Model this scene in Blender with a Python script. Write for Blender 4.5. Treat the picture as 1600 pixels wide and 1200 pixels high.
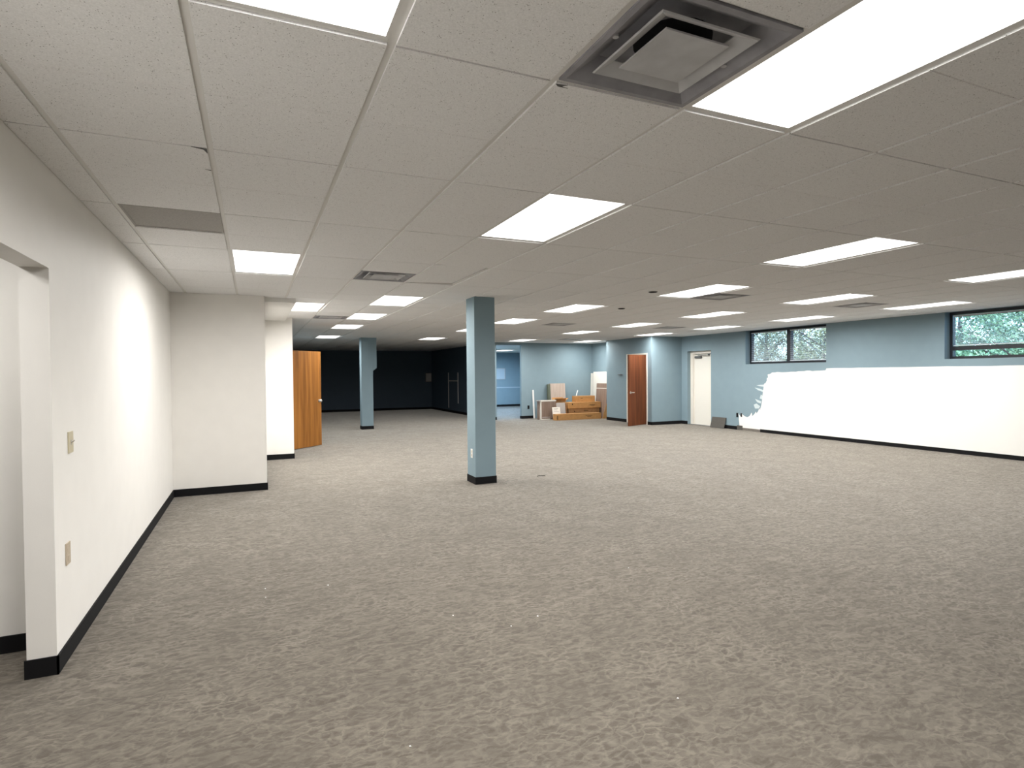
import bpy, bmesh, math, random
from mathutils import Vector, Matrix

random.seed(7)
S = 0.3048                       # all layout below is written in feet; S turns it into metres
sc = bpy.context.scene
C = sc.collection
for o in list(bpy.data.objects):
    bpy.data.objects.remove(o)

# ------------------------------------------------------------------ camera
YAW, PITCH, ROLL = 0.41912, -0.01656, -0.00891
CAMZ = 5.0953
cy, sy, cp, sp = math.cos(YAW), math.sin(YAW), math.cos(PITCH), math.sin(PITCH)
fwd = Vector((sy*cp, cy*cp, sp))
r0 = Vector((cy, -sy, 0))
u0 = r0.cross(fwd)
right = r0*math.cos(ROLL) + u0*math.sin(ROLL)
up = u0*math.cos(ROLL) - r0*math.sin(ROLL)
FPX = 909.145
cd = bpy.data.cameras.new('camera')
cd.sensor_width = 36
cd.lens = FPX/1600*36
cd.clip_start = 0.05
cd.clip_end = 500
cam = bpy.data.objects.new('camera', cd)
C.objects.link(cam)
m = Matrix((right, up, -fwd)).transposed().to_4x4()
m.translation = Vector((0, 0, CAMZ*S))
cam.matrix_world = m
sc.camera = cam

# ------------------------------------------------------------------ world, sun, exposure
w = bpy.data.worlds.new('sky')
sc.world = w
w.use_nodes = True
nt = w.node_tree
nt.nodes.clear()
wo = nt.nodes.new('ShaderNodeOutputWorld')
bg = nt.nodes.new('ShaderNodeBackground')
sky = nt.nodes.new('ShaderNodeTexSky')
sky.sky_type = 'NISHITA'
sky.sun_disc = False
sky.sun_elevation = math.radians(48)
sky.sun_rotation = math.radians(250)
sky.air_density = 1.3
sky.dust_density = 2.0
bg.inputs['Strength'].default_value = 1.3
nt.links.new(sky.outputs[0], bg.inputs['Color'])
nt.links.new(bg.outputs[0], wo.inputs['Surface'])

sd = bpy.data.lights.new('sun', 'SUN')
sd.energy = 7.0
sd.angle = math.radians(1)
sd.color = (1, 0.95, 0.88)
sun = bpy.data.objects.new('sun', sd)
C.objects.link(sun)
sun.rotation_euler = Vector((0.72, 0.35, -0.85)).to_track_quat('-Z', 'Y').to_euler()

sc.view_settings.view_transform = 'Standard'
sc.view_settings.look = 'None'
sc.view_settings.gamma = 1
sc.view_settings.use_curve_mapping = False
sc.view_settings.exposure = 0.0

LAMP_WATTS = 52
LAMP_SPREAD = math.radians(172)
LENS_GLOW = 3.2

# ------------------------------------------------------------------ helpers: materials
def new_mat(name):
    mt = bpy.data.materials.new(name)
    mt.use_nodes = True
    n = mt.node_tree
    b = n.nodes['Principled BSDF']
    return mt, n, b

def plain(name, col, rough=0.6, metal=0.0, grain=0.0, gscale=60.0, bump=0.0, bscale=300.0):
    mt, n, b = new_mat(name)
    b.inputs['Roughness'].default_value = rough
    b.inputs['Metallic'].default_value = metal
    b.inputs['Base Color'].default_value = (*col, 1)
    if grain or bump:
        geo = n.nodes.new('ShaderNodeNewGeometry')
    if grain:
        tx = n.nodes.new('ShaderNodeTexNoise')
        tx.inputs['Scale'].default_value = gscale
        tx.inputs['Detail'].default_value = 4
        n.links.new(geo.outputs['Position'], tx.inputs['Vector'])
        rp = n.nodes.new('ShaderNodeValToRGB')
        rp.color_ramp.elements[0].position = 0.3
        rp.color_ramp.elements[1].position = 0.7
        rp.color_ramp.elements[0].color = (*[c*(1-grain) for c in col], 1)
        rp.color_ramp.elements[1].color = (*[min(1, c*(1+grain)) for c in col], 1)
        n.links.new(tx.outputs['Fac'], rp.inputs['Fac'])
        n.links.new(rp.outputs['Color'], b.inputs['Base Color'])
    if bump:
        t2 = n.nodes.new('ShaderNodeTexNoise')
        t2.inputs['Scale'].default_value = bscale
        n.links.new(geo.outputs['Position'], t2.inputs['Vector'])
        bp = n.nodes.new('ShaderNodeBump')
        bp.inputs['Strength'].default_value = bump
        bp.inputs['Distance'].default_value = 0.002
        n.links.new(t2.outputs['Fac'], bp.inputs['Height'])
        n.links.new(bp.outputs['Normal'], b.inputs['Normal'])
    return mt

def wood(name, c1, c2, rough=0.4, axis_scale=(14, 14, 0.7)):
    mt, n, b = new_mat(name)
    b.inputs['Roughness'].default_value = rough
    tc = n.nodes.new('ShaderNodeTexCoord')
    mp = n.nodes.new('ShaderNodeMapping')
    mp.inputs['Scale'].default_value = axis_scale
    n.links.new(tc.outputs['Object'], mp.inputs['Vector'])
    tx = n.nodes.new('ShaderNodeTexNoise')
    tx.inputs['Scale'].default_value = 1.0
    tx.inputs['Detail'].default_value = 6
    tx.inputs['Distortion'].default_value = 0.6
    n.links.new(mp.outputs['Vector'], tx.inputs['Vector'])
    rp = n.nodes.new('ShaderNodeValToRGB')
    rp.color_ramp.elements[0].position = 0.32
    rp.color_ramp.elements[1].position = 0.68
    rp.color_ramp.elements[0].color = (*c1, 1)
    rp.color_ramp.elements[1].color = (*c2, 1)
    n.links.new(tx.outputs['Fac'], rp.inputs['Fac'])
    n.links.new(rp.outputs['Color'], b.inputs['Base Color'])
    return mt

def carpet_mat():
    mt, n, b = new_mat('patterned_carpet')
    b.inputs['Roughness'].default_value = 0.95
    b.inputs['Specular IOR Level'].default_value = 0.1
    L = n.links.new
    geo = n.nodes.new('ShaderNodeNewGeometry')
    warp = n.nodes.new('ShaderNodeTexNoise')
    warp.inputs['Scale'].default_value = 5
    warp.inputs['Detail'].default_value = 6
    warp.inputs['Roughness'].default_value = 0.62
    L(geo.outputs['Position'], warp.inputs['Vector'])
    mix = n.nodes.new('ShaderNodeVectorMath'); mix.operation = 'MULTIPLY_ADD'
    mix.inputs[1].default_value = (0.20, 0.20, 0)
    L(warp.outputs['Color'], mix.inputs[0]); L(geo.outputs['Position'], mix.inputs[2])
    mp = n.nodes.new('ShaderNodeMapping')
    mp.inputs['Rotation'].default_value = (0, 0, 0.5)
    mp.inputs['Scale'].default_value = (15, 22, 0.001)
    L(mix.outputs[0], mp.inputs['Vector'])
    vo = n.nodes.new('ShaderNodeTexVoronoi')
    vo.feature = 'DISTANCE_TO_EDGE'
    vo.inputs['Scale'].default_value = 1
    L(mp.outputs[0], vo.inputs['Vector'])
    rp = n.nodes.new('ShaderNodeValToRGB')
    rp.color_ramp.elements[0].position = 0.0
    rp.color_ramp.elements[0].color = (1, 1, 1, 1)
    rp.color_ramp.elements[1].position = 0.16
    rp.color_ramp.elements[1].color = (0, 0, 0, 1)
    L(vo.outputs['Distance'], rp.inputs['Fac'])
    # second, longer strand layer
    mp2 = n.nodes.new('ShaderNodeMapping')
    mp2.inputs['Rotation'].default_value = (0, 0, -0.35)
    mp2.inputs['Scale'].default_value = (5, 34, 0.001)
    L(mix.outputs[0], mp2.inputs['Vector'])
    n2 = n.nodes.new('ShaderNodeTexNoise')
    n2.inputs['Scale'].default_value = 1
    n2.inputs['Detail'].default_value = 4
    L(mp2.outputs[0], n2.inputs['Vector'])
    # where the vein pattern is strong or faded
    n3 = n.nodes.new('ShaderNodeTexNoise')
    n3.inputs['Scale'].default_value = 2.2
    n3.inputs['Detail'].default_value = 3
    L(geo.outputs['Position'], n3.inputs['Vector'])
    r3 = n.nodes.new('ShaderNodeValToRGB')
    r3.color_ramp.elements[0].position = 0.25
    r3.color_ramp.elements[1].position = 0.75
    L(n3.outputs['Fac'], r3.inputs['Fac'])
    mu = n.nodes.new('ShaderNodeMath'); mu.operation = 'MULTIPLY'
    L(rp.outputs['Color'], mu.inputs[0]); L(r3.outputs['Color'], mu.inputs[1])
    r2 = n.nodes.new('ShaderNodeValToRGB')
    r2.color_ramp.elements[0].position = 0.38
    r2.color_ramp.elements[1].position = 0.66
    L(n2.outputs['Fac'], r2.inputs['Fac'])
    ad = n.nodes.new('ShaderNodeMath'); ad.operation = 'MULTIPLY_ADD'
    ad.inputs[1].default_value = 0.5
    L(r2.outputs['Color'], ad.inputs[0])
    L(mu.outputs[0], ad.inputs[2])
    # fine pile
    n4 = n.nodes.new('ShaderNodeTexNoise')
    n4.inputs['Scale'].default_value = 260
    n4.inputs['Detail'].default_value = 2
    L(geo.outputs['Position'], n4.inputs['Vector'])
    a2 = n.nodes.new('ShaderNodeMath'); a2.operation = 'MULTIPLY_ADD'
    a2.inputs[1].default_value = 0.5
    L(n4.outputs['Fac'], a2.inputs[0]); L(ad.outputs[0], a2.inputs[2])
    # irregular blotches between the veins
    mp3 = n.nodes.new('ShaderNodeMapping')
    mp3.inputs['Rotation'].default_value = (0, 0, 0.2)
    mp3.inputs['Scale'].default_value = (11, 19, 0.001)
    L(geo.outputs['Position'], mp3.inputs['Vector'])
    n5 = n.nodes.new('ShaderNodeTexNoise')
    n5.inputs['Scale'].default_value = 1
    n5.inputs['Detail'].default_value = 5
    n5.inputs['Distortion'].default_value = 1.6
    L(mp3.outputs[0], n5.inputs['Vector'])
    r5 = n.nodes.new('ShaderNodeValToRGB')
    r5.color_ramp.elements[0].position = 0.44
    r5.color_ramp.elements[1].position = 0.58
    L(n5.outputs['Fac'], r5.inputs['Fac'])
    a3 = n.nodes.new('ShaderNodeMath'); a3.operation = 'MULTIPLY_ADD'
    a3.inputs[1].default_value = 0.55
    L(r5.outputs['Color'], a3.inputs[0]); L(a2.outputs[0], a3.inputs[2])
    nm = n.nodes.new('ShaderNodeMath'); nm.operation = 'MULTIPLY'
    nm.inputs[1].default_value = 0.55
    L(a3.outputs[0], nm.inputs[0])
    cr = n.nodes.new('ShaderNodeValToRGB')
    cr.color_ramp.elements[0].position = 0.1
    cr.color_ramp.elements[0].color = (0.082, 0.072, 0.059, 1)
    cr.color_ramp.elements[1].position = 1.0
    cr.color_ramp.elements[1].color = (0.168, 0.149, 0.123, 1)
    L(nm.outputs[0], cr.inputs['Fac'])
    L(cr.outputs['Color'], b.inputs['Base Color'])
    sh = n.nodes.new('ShaderNodeMapRange')
    sh.inputs['To Min'].default_value = 0.38
    sh.inputs['To Max'].default_value = 0.80
    L(nm.outputs[0], sh.inputs['Value'])
    L(sh.outputs[0], b.inputs['Sheen Weight'])
    b.inputs['Sheen Roughness'].default_value = 0.35
    b.inputs['Sheen Tint'].default_value = (0.95, 0.9, 0.82, 1)
    bp = n.nodes.new('ShaderNodeBump')
    bp.inputs['Strength'].default_value = 0.35
    bp.inputs['Distance'].default_value = 0.003
    L(nm.outputs[0], bp.inputs['Height'])
    L(bp.outputs['Normal'], b.inputs['Normal'])
    return mt

def tile_mat():
    mt, n, b = new_mat('mineral_fibre_tile')
    b.inputs['Roughness'].default_value = 0.92
    b.inputs['Specular IOR Level'].default_value = 0.15
    L = n.links.new
    geo = n.nodes.new('ShaderNodeNewGeometry')
    vo = n.nodes.new('ShaderNodeTexVoronoi')
    vo.inputs['Scale'].default_value = 120
    L(geo.outputs['Position'], vo.inputs['Vector'])
    rp = n.nodes.new('ShaderNodeValToRGB')
    rp.color_ramp.elements[0].position = 0.15
    rp.color_ramp.elements[0].color = (0.22, 0.21, 0.20, 1)
    rp.color_ramp.elements[1].position = 0.26
    rp.color_ramp.elements[1].color = (1, 1, 1, 1)
    L(vo.outputs['Distance'], rp.inputs['Fac'])
    n1 = n.nodes.new('ShaderNodeTexNoise')
    n1.inputs['Scale'].default_value = 40
    n1.inputs['Detail'].default_value = 3
    L(geo.outputs['Position'], n1.inputs['Vector'])
    gate = n.nodes.new('ShaderNodeValToRGB')
    gate.color_ramp.elements[0].position = 0.50
    gate.color_ramp.elements[1].position = 0.60
    L(n1.outputs['Fac'], gate.inputs['Fac'])
    mx = n.nodes.new('ShaderNodeMix'); mx.data_type = 'RGBA'
    mx.inputs[6].default_value = (1, 1, 1, 1)
    L(gate.outputs['Color'], mx.inputs[0]); L(rp.outputs['Color'], mx.inputs[7])
    n2 = n.nodes.new('ShaderNodeTexNoise')
    n2.inputs['Scale'].default_value = 160
    n2.inputs['Detail'].default_value = 3
    L(geo.outputs['Position'], n2.inputs['Vector'])
    r2 = n.nodes.new('ShaderNodeValToRGB')
    r2.color_ramp.elements[0].position = 0.3
    r2.color_ramp.elements[0].color = (0.80, 0.80, 0.80, 1)
    r2.color_ramp.elements[1].position = 0.7
    r2.color_ramp.elements[1].color = (0.93, 0.93, 0.93, 1)
    L(n2.outputs['Fac'], r2.inputs['Fac'])
    m2 = n.nodes.new('ShaderNodeMix'); m2.data_type = 'RGBA'; m2.blend_type = 'MULTIPLY'
    m2.inputs[0].default_value = 1
    L(r2.outputs['Color'], m2.inputs[6]); L(mx.outputs[2], m2.inputs[7])
    L(m2.outputs[2], b.inputs['Base Color'])
    return mt

def glass_mat():
    mt = bpy.data.materials.new('window_glass')
    mt.use_nodes = True
    n = mt.node_tree
    n.nodes.clear()
    out = n.nodes.new('ShaderNodeOutputMaterial')
    tr = n.nodes.new('ShaderNodeBsdfTransparent')
    tr.inputs['Color'].default_value = (0.70, 0.84, 1.0, 1)
    gl = n.nodes.new('ShaderNodeBsdfGlossy')
    gl.inputs['Roughness'].default_value = 0.02
    fr = n.nodes.new('ShaderNodeFresnel')
    fr.inputs['IOR'].default_value = 1.45
    mx = n.nodes.new('ShaderNodeMixShader')
    n.links.new(fr.outputs[0], mx.inputs[0])
    n.links.new(tr.outputs[0], mx.inputs[1])
    n.links.new(gl.outputs[0], mx.inputs[2])
    n.links.new(mx.outputs[0], out.inputs['Surface'])
    return mt

def lens_mat():
    mt, n, b = new_mat('lit_diffuser')
    b.inputs['Base Color'].default_value = (0.9, 0.9, 0.88, 1)
    b.inputs['Roughness'].default_value = 0.5
    b.inputs['Emission Color'].default_value = (1.0, 0.98, 0.95, 1)
    b.inputs['Emission Strength'].default_value = LENS_GLOW
    return mt

def leaf_mat(name, c1, c2):
    mt, n, b = new_mat(name)
    b.inputs['Roughness'].default_value = 0.6
    geo = n.nodes.new('ShaderNodeNewGeometry')
    tx = n.nodes.new('ShaderNodeTexNoise')
    tx.inputs['Scale'].default_value = 2.5
    tx.inputs['Detail'].default_value = 4
    n.links.new(geo.outputs['Position'], tx.inputs['Vector'])
    rp = n.nodes.new('ShaderNodeValToRGB')
    rp.color_ramp.elements[0].position = 0.35
    rp.color_ramp.elements[1].position = 0.65
    rp.color_ramp.elements[0].color = (*c1, 1)
    rp.color_ramp.elements[1].color = (*c2, 1)
    n.links.new(tx.outputs['Fac'], rp.inputs['Fac'])
    n.links.new(rp.outputs['Color'], b.inputs['Base Color'])
    return mt

M = {
    'white': plain('white_wall_paint', (0.85, 0.83, 0.79), 0.55, grain=0.015, gscale=5, bump=0.12, bscale=220),
    'blue': plain('blue_grey_wall_paint', (0.226, 0.312, 0.356), 0.6, grain=0.02, gscale=5, bump=0.12, bscale=220),
    'blue_shaded': plain('shaded_blue_wall_paint', (0.060, 0.085, 0.115), 0.6, grain=0.02, gscale=5, bump=0.12, bscale=220),  # blue wall paint darkened; low light of the back area put into the colour
    'fresh': plain('fresh_white_paint', (0.87, 0.865, 0.83), 0.45, bump=0.15, bscale=120),
    'thin_paint': plain('thin_white_paint', (0.56, 0.64, 0.66), 0.5),
    'base': plain('black_vinyl_base', (0.006, 0.006, 0.007), 0.75),
    'peeled': plain('bare_plaster_strip', (0.16, 0.145, 0.125), 0.9, grain=0.25, gscale=40),
    'carpet': carpet_mat(),
    'tile': tile_mat(),
    'tee': plain('white_steel_tee', (0.74, 0.73, 0.705), 0.5),
    'deck': plain('dark_plenum_deck', (0.10, 0.10, 0.10), 0.9),
    'plaster': plain('white_soffit_plaster', (0.75, 0.74, 0.71), 0.8),
    'troffer': plain('white_steel_fixture', (0.72, 0.71, 0.69), 0.35),
    'lens': lens_mat(),
    'vent': plain('grey_white_vent_metal', (0.52, 0.525, 0.54), 0.5, grain=0.12, gscale=9),
    'vent_dark': plain('darker_grey_vent_metal', (0.30, 0.30, 0.325), 0.6, grain=0.2, gscale=9),  # darker grey for the outer pan and back plate
    'black': plain('black_void', (0.01, 0.01, 0.012), 0.8),
    'grille': plain('grey_return_panel', (0.40, 0.385, 0.365), 0.8, grain=0.12, gscale=90),
    'oak': wood('honey_oak_veneer', (0.17, 0.062, 0.009), (0.32, 0.130, 0.024), 0.6),
    'cherry': wood('red_brown_veneer', (0.085, 0.025, 0.008), (0.155, 0.048, 0.018), 0.6),
    'frame': plain('cream_door_paint', (0.78, 0.74, 0.66), 0.4),
    'cream': plain('off_white_door_leaf', (0.82, 0.80, 0.73), 0.45),
    'steel': plain('brushed_steel', (0.62, 0.60, 0.57), 0.3, metal=0.9),
    'closer': plain('grey_closer_metal', (0.18, 0.18, 0.18), 0.4, metal=0.6),
    'ivory': plain('ivory_plastic', (0.60, 0.54, 0.38), 0.35),
    'tan': plain('tan_plastic', (0.50, 0.42, 0.32), 0.4),
    'whiteplastic': plain('white_plastic', (0.82, 0.82, 0.80), 0.4),
    'bronze': plain('dark_bronze_frame', (0.012, 0.015, 0.022), 0.4),
    'glass': glass_mat(),
    'slat': plain('pale_blind_slat', (0.62, 0.66, 0.72), 0.5),
    'card': plain('brown_cardboard', (0.47, 0.245, 0.085), 0.85, grain=0.10, gscale=12),
    'card2': plain('dull_cardboard', (0.36, 0.20, 0.085), 0.85, grain=0.12, gscale=12),
    'tape': plain('packing_tape', (0.52, 0.33, 0.15), 0.3),
    'print': plain('dark_box_print', (0.16, 0.085, 0.03), 0.8),
    'lamin': wood('grey_brown_laminate', (0.20, 0.135, 0.10), (0.29, 0.21, 0.165), 0.5, (12, 12, 1)),
    'lamin_light': wood('pale_grey_laminate', (0.40, 0.325, 0.27), (0.53, 0.445, 0.385), 0.5, (12, 12, 1)),
    'green_edge': plain('dull_green_edge', (0.10, 0.12, 0.085), 0.7),
    'papergrey': plain('pale_grey_board', (0.44, 0.41, 0.39), 0.7),
    'paper': plain('white_paper_board', (0.78, 0.75, 0.68), 0.7),
    'grass': leaf_mat('lawn_grass', (0.06, 0.10, 0.03), (0.12, 0.17, 0.05)),
    'bark': plain('tree_bark', (0.09, 0.065, 0.045), 0.9, grain=0.3, gscale=20),
    'leaf_a': leaf_mat('yellowing_leaves', (0.07, 0.10, 0.06), (0.42, 0.38, 0.16)),
    'leaf_b': leaf_mat('green_leaves', (0.07, 0.15, 0.07), (0.30, 0.42, 0.20)),
    'carpet_back': plain('charcoal_carpet_square', (0.085, 0.08, 0.072), 0.95, grain=0.25, gscale=150),
    'pinboard': plain('pale_blue_board', (0.42, 0.50, 0.56), 0.7),
}

for k_ in ('base', 'oak', 'cherry', 'black', 'blue_shaded', 'blue'):
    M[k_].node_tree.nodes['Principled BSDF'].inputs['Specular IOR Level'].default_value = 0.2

# ------------------------------------------------------------------ helpers: geometry (feet in, metres out)
def V(x, y, z):
    return Vector((x*S, y*S, z*S))

def bx(bm, x0, x1, y0, y1, z0, z1):
    vs = [bm.verts.new(V(x, y, z)) for x in (x0, x1) for y in (y0, y1) for z in (z0, z1)]
    for f in ((0, 1, 3, 2), (4, 6, 7, 5), (0, 4, 5, 1), (2, 3, 7, 6), (0, 2, 6, 4), (1, 5, 7, 3)):
        bm.faces.new([vs[i] for i in f])

def cyl(bm, p0, p1, r0_, r1_=None, n=12):
    r1_ = r0_ if r1_ is None else r1_
    a, b_ = V(*p0), V(*p1)
    d = (b_-a).normalized()
    t = d.orthogonal().normalized()
    q = d.cross(t)
    A = [bm.verts.new(a+(t*math.cos(k*2*math.pi/n)+q*math.sin(k*2*math.pi/n))*r0_*S) for k in range(n)]
    B = [bm.verts.new(b_+(t*math.cos(k*2*math.pi/n)+q*math.sin(k*2*math.pi/n))*r1_*S) for k in range(n)]
    for k in range(n):
        bm.faces.new((A[k], A[(k+1) % n], B[(k+1) % n], B[k]))
    bm.faces.new(A[::-1])
    bm.faces.new(B)

def obj(name, bm, mat, parent=None, bevel=0.0, smooth=False):
    bmesh.ops.recalc_face_normals(bm, faces=bm.faces[:])
    if bevel:
        bmesh.ops.bevel(bm, geom=bm.edges[:], offset=bevel*S, segments=2, affect='EDGES', profile=0.5)
    me = bpy.data.meshes.new(name)
    bm.to_mesh(me)
    bm.free()
    me.materials.append(M[mat])
    if smooth:
        for p in me.polygons:
            p.use_smooth = True
    o = bpy.data.objects.new(name, me)
    C.objects.link(o)
    if parent:
        o.parent = parent
    return o

def boxobj(name, dims, mat, parent=None, bevel=0.0):
    bm = bmesh.new()
    bx(bm, *dims)
    return obj(name, bm, mat, parent, bevel)

def copy_of(me_obj, parent=None, loc=None, rot=None):
    o = bpy.data.objects.new(me_obj.name.split('.')[0], me_obj.data)
    C.objects.link(o)
    o.parent = parent
    if loc is not None:
        o.location = loc
    if rot is not None:
        o.rotation_euler = rot
    return o

def empty(name, loc=(0, 0, 0), rz=0.0):
    o = bpy.data.objects.new(name, None)
    o.empty_display_size = 0.1
    C.objects.link(o)
    o.location = V(*loc)
    o.rotation_euler = (0, 0, rz)
    return o

def tag(o, label, cat, group=None):
    o['label'] = label
    o['category'] = cat
    if group:
        o['group'] = group
    return o

def struct(o):
    o['kind'] = 'structure'
    return o

def wall(name, axis, t0, t1, s0, s1, z0, z1, mat, holes=()):
    """axis 'x': wall lies in plane X=const (thickness t in X, span s in Y); axis 'y' the other way."""
    ss = sorted({s0, s1, *[h[0] for h in holes], *[h[1] for h in holes]})
    zs = sorted({z0, z1, *[h[2] for h in holes], *[h[3] for h in holes]})
    ss = [s for s in ss if s0 <= s <= s1]
    zs = [z for z in zs if z0 <= z <= z1]
    def solid(i, j):
        if not (0 <= i < len(ss)-1 and 0 <= j < len(zs)-1):
            return False
        a, b_ = (ss[i]+ss[i+1])/2, (zs[j]+zs[j+1])/2
        return not any(h[0] < a < h[1] and h[2] < b_ < h[3] for h in holes)
    bm = bmesh.new()
    P = (lambda t, s, z: V(t, s, z)) if axis == 'x' else (lambda t, s, z: V(s, t, z))
    def q(*pts):
        bm.faces.new([bm.verts.new(P(*p)) for p in pts])
    for i in range(len(ss)-1):
        for j in range(len(zs)-1):
            if not solid(i, j):
                continue
            a, b_, c, d = ss[i], ss[i+1], zs[j], zs[j+1]
            for t in (t0, t1):
                q((t, a, c), (t, b_, c), (t, b_, d), (t, a, d))
            if not solid(i-1, j): q((t0, a, c), (t1, a, c), (t1, a, d), (t0, a, d))
            if not solid(i+1, j): q((t0, b_, c), (t1, b_, c), (t1, b_, d), (t0, b_, d))
            if not solid(i, j-1): q((t0, a, c), (t1, a, c), (t1, b_, c), (t0, b_, c))
            if not solid(i, j+1): q((t0, a, d), (t1, a, d), (t1, b_, d), (t0, b_, d))
    bmesh.ops.remove_doubles(bm, verts=bm.verts[:], dist=1e-5)
    return struct(obj(name, bm, mat))

def px(x, y, z):
    p = Vector((x, y, z-CAMZ))
    d = p.dot(fwd)
    if d < 0.2:
        return None
    return 800+FPX*p.dot(right)/d, 600-FPX*p.dot(up)/d

# ------------------------------------------------------------------ the room
HC = 8.70                        # underside of the ceiling tiles
TOP = 9.15                       # underside of the deck above the ceiling
XL, XR = -3.15, 39.3
Y1, Y2 = 28.38, 38.38            # two steps of the left wall
X1, X2 = 0.53, 2.28
YB = 85.0                        # far wall
YC0, YC1, XC = 46.38, 54.30, 35.6    # closet
YBL, XB0, XBC = 60.38, 28.08, 37.5   # blue wall behind the boxes
BH = 0.32

bm = bmesh.new(); bx(bm, -14.5, 40.3, -12.5, 85.6, -0.3, 0)
struct(obj('floor', bm, 'carpet'))
bm = bmesh.new(); bx(bm, -14.5, 40.3, -12.5, 85.6, TOP, TOP+0.4)
ceiling = struct(obj('ceiling', bm, 'deck'))
bm = bmesh.new(); bx(bm, 40.3, 140, -30, 140, -0.6, -0.3)
struct(obj('ground', bm, 'grass'))

wall('wall_left', 'x', XL-0.42, XL, -12, Y1+0.4, 0, TOP, 'white', [(9.25, 12.3, -1, 6.98)])
wall('wall_left_step', 'y', Y1, Y1+0.4, XL, X1, 0, TOP, 'white')
wall('wall_left_middle', 'x', X1-0.4, X1, Y1+0.4, Y2, 0, TOP, 'white')
wall('wall_left_second_step', 'y', Y2, Y2+0.4, X1-0.4, X2, 0, TOP, 'white')
wall('wall_left_far', 'x', X2-0.4, X2, Y2+0.4, YB, 0, TOP, 'blue', [(42.6, 45.7, -1, 6.98)])
wall('wall_corridor', 'y', 13.65, 14.05, -14, XL-0.42, 0, TOP, 'white')
wall('wall_outer', 'x', -14.5, -14, -12.5, 85.6, 0, TOP, 'white')
wall('wall_front', 'y', -12.5, -12, -14, 40.3, 0, TOP, 'white')
wall('wall_back', 'y', YB, YB+0.6, -14, 24.8, 0, TOP, 'blue_shaded')  # unlit section, its shade painted in with the darkened blue
wall('wall_back_right', 'y', YB, YB+0.6, 24.8, 40.3, 0, TOP, 'blue')
WIN1 = (30.28, 38.11, 5.80, HC)
WIN2 = (12.6, 22.11, 5.80, HC)
WIN3 = (64.0, 83.0, 1.2, 8.3)
DOOR3 = (42.30, 45.53, -1, 7.2)
wall('wall_right', 'x', XR, XR+1.0, -12, YB, 0, TOP, 'blue', [WIN1, WIN2, WIN3, DOOR3])
wall('wall_closet_face', 'x', XC, XC+0.35, YC0, YC1, 0, TOP, 'blue', [(47.17, 50.33, -1, 6.95)])
wall('wall_closet_front', 'y', YC0, YC0+0.35, XC+0.35, XR, 0, TOP, 'blue')
wall('wall_closet_back', 'y', YC1-0.35, YC1, XC+0.35, XBC, 0, TOP, 'blue')
wall('wall_alcove', 'x', XBC, XBC+0.35, YC1-0.35, YBL, 0, TOP, 'blue')
wall('wall_blue', 'y', YBL, YBL+0.4, XB0, XR, 0, TOP, 'blue')
wall('wall_partition', 'x', 24.6, 24.8, YBL, YB, 0, TOP, 'blue_shaded')  # leaf towards the unlit area, shade carried by its darker colour
wall('wall_partition_far', 'x', 24.8, 25.0, YBL, YB, 0, TOP, 'blue')
wall('wall_opening_head', 'y', YBL, YBL+0.4, 25.0, XB0, 8.42, TOP, 'blue')

# plain plaster ceilings of the side rooms
struct(boxobj('ceiling_corridor', (-14, XL-0.42, -12, 13.65, 8.5, 8.7), 'plaster'))
struct(boxobj('ceiling_side_room', (-14, X2-0.4, 14.05+14.75, YB, 8.5, 8.7), 'plaster'))
struct(boxobj('ceiling_far_room', (25.0, XR, YBL+0.4, YB, 8.55, 8.75), 'plaster'))
struct(boxobj('ceiling_closet', (XC+0.35, XR, YC0+0.35, YC1-0.35, 8.4, 8.6), 'plaster'))

# baseboards
T = 0.03
def base(name, *dims_list, mat='base'):
    bm = bmesh.new()
    for d in dims_list:
        bx(bm, *d)
    return struct(obj(name, bm, mat))
base('baseboard_left', (XL, XL+T, 12.3-T, Y1, 0, BH), (XL-0.42-T, XL+T, 12.3-T, 12.3, 0, BH),
     (XL, XL+T, -12, 9.25+T, 0, BH))
base('baseboard_left_step', (XL+T, X1+T, Y1-T, Y1, 0, BH), (X1, X1+T, Y1, Y2-T, 0, BH))
base('baseboard_left_second_step', (X1, X2+T, Y2-T, Y2, 0, BH), (X2, X2+T, Y2, 42.45, 0, BH))
base('baseboard_left_far', (X2, X2+T, 45.8, YB, 0, BH))
base('baseboard_corridor', (-14, XL-0.42, 13.65-T, 13.65, 0, BH))
base('baseboard_back', (X2, 24.6, YB-T, YB, 0, BH))
base('baseboard_back_far_room', (25.0, XR, YB-T, YB, 0, BH), (XR-T, XR, YBL+0.4, YB, 0, BH))
base('baseboard_partition', (24.6-T, 24.6, YBL-T, YB, 0, BH), (24.6, 25.0, YBL-T, YBL, 0, BH))
base('baseboard_blue', (XB0, 29.75, YBL-T, YBL, 0, BH), (XB0-T, XB0, YBL-T, YBL+0.4, 0, BH))
base('baseboard_closet_face', (XC-T, XC, 50.48, YC1, 0, BH))
base('baseboard_closet_front', (XC-T, XR, YC0-T, YC0, 0, BH), (XC-T, XC, YC0-T, 47.02, 0, BH))
base('baseboard_right_corner', (XR-T, XR, 45.53, YC0-T, 0, BH))
base('baseboard_right_middle', (XR-T, XR, 39.05, 42.3, 0, BH))
base('baseboard_right', (XR-T, XR, -12, 36.49, 0, 0.26))
base('trim_1', (XR-0.05, XR, 38.45, 39.05, 0, 0.40), mat='carpet_back')
base('trim_2', (XR-0.012, XR, 36.49, 38.45, 0, 0.22), mat='peeled')

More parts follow.
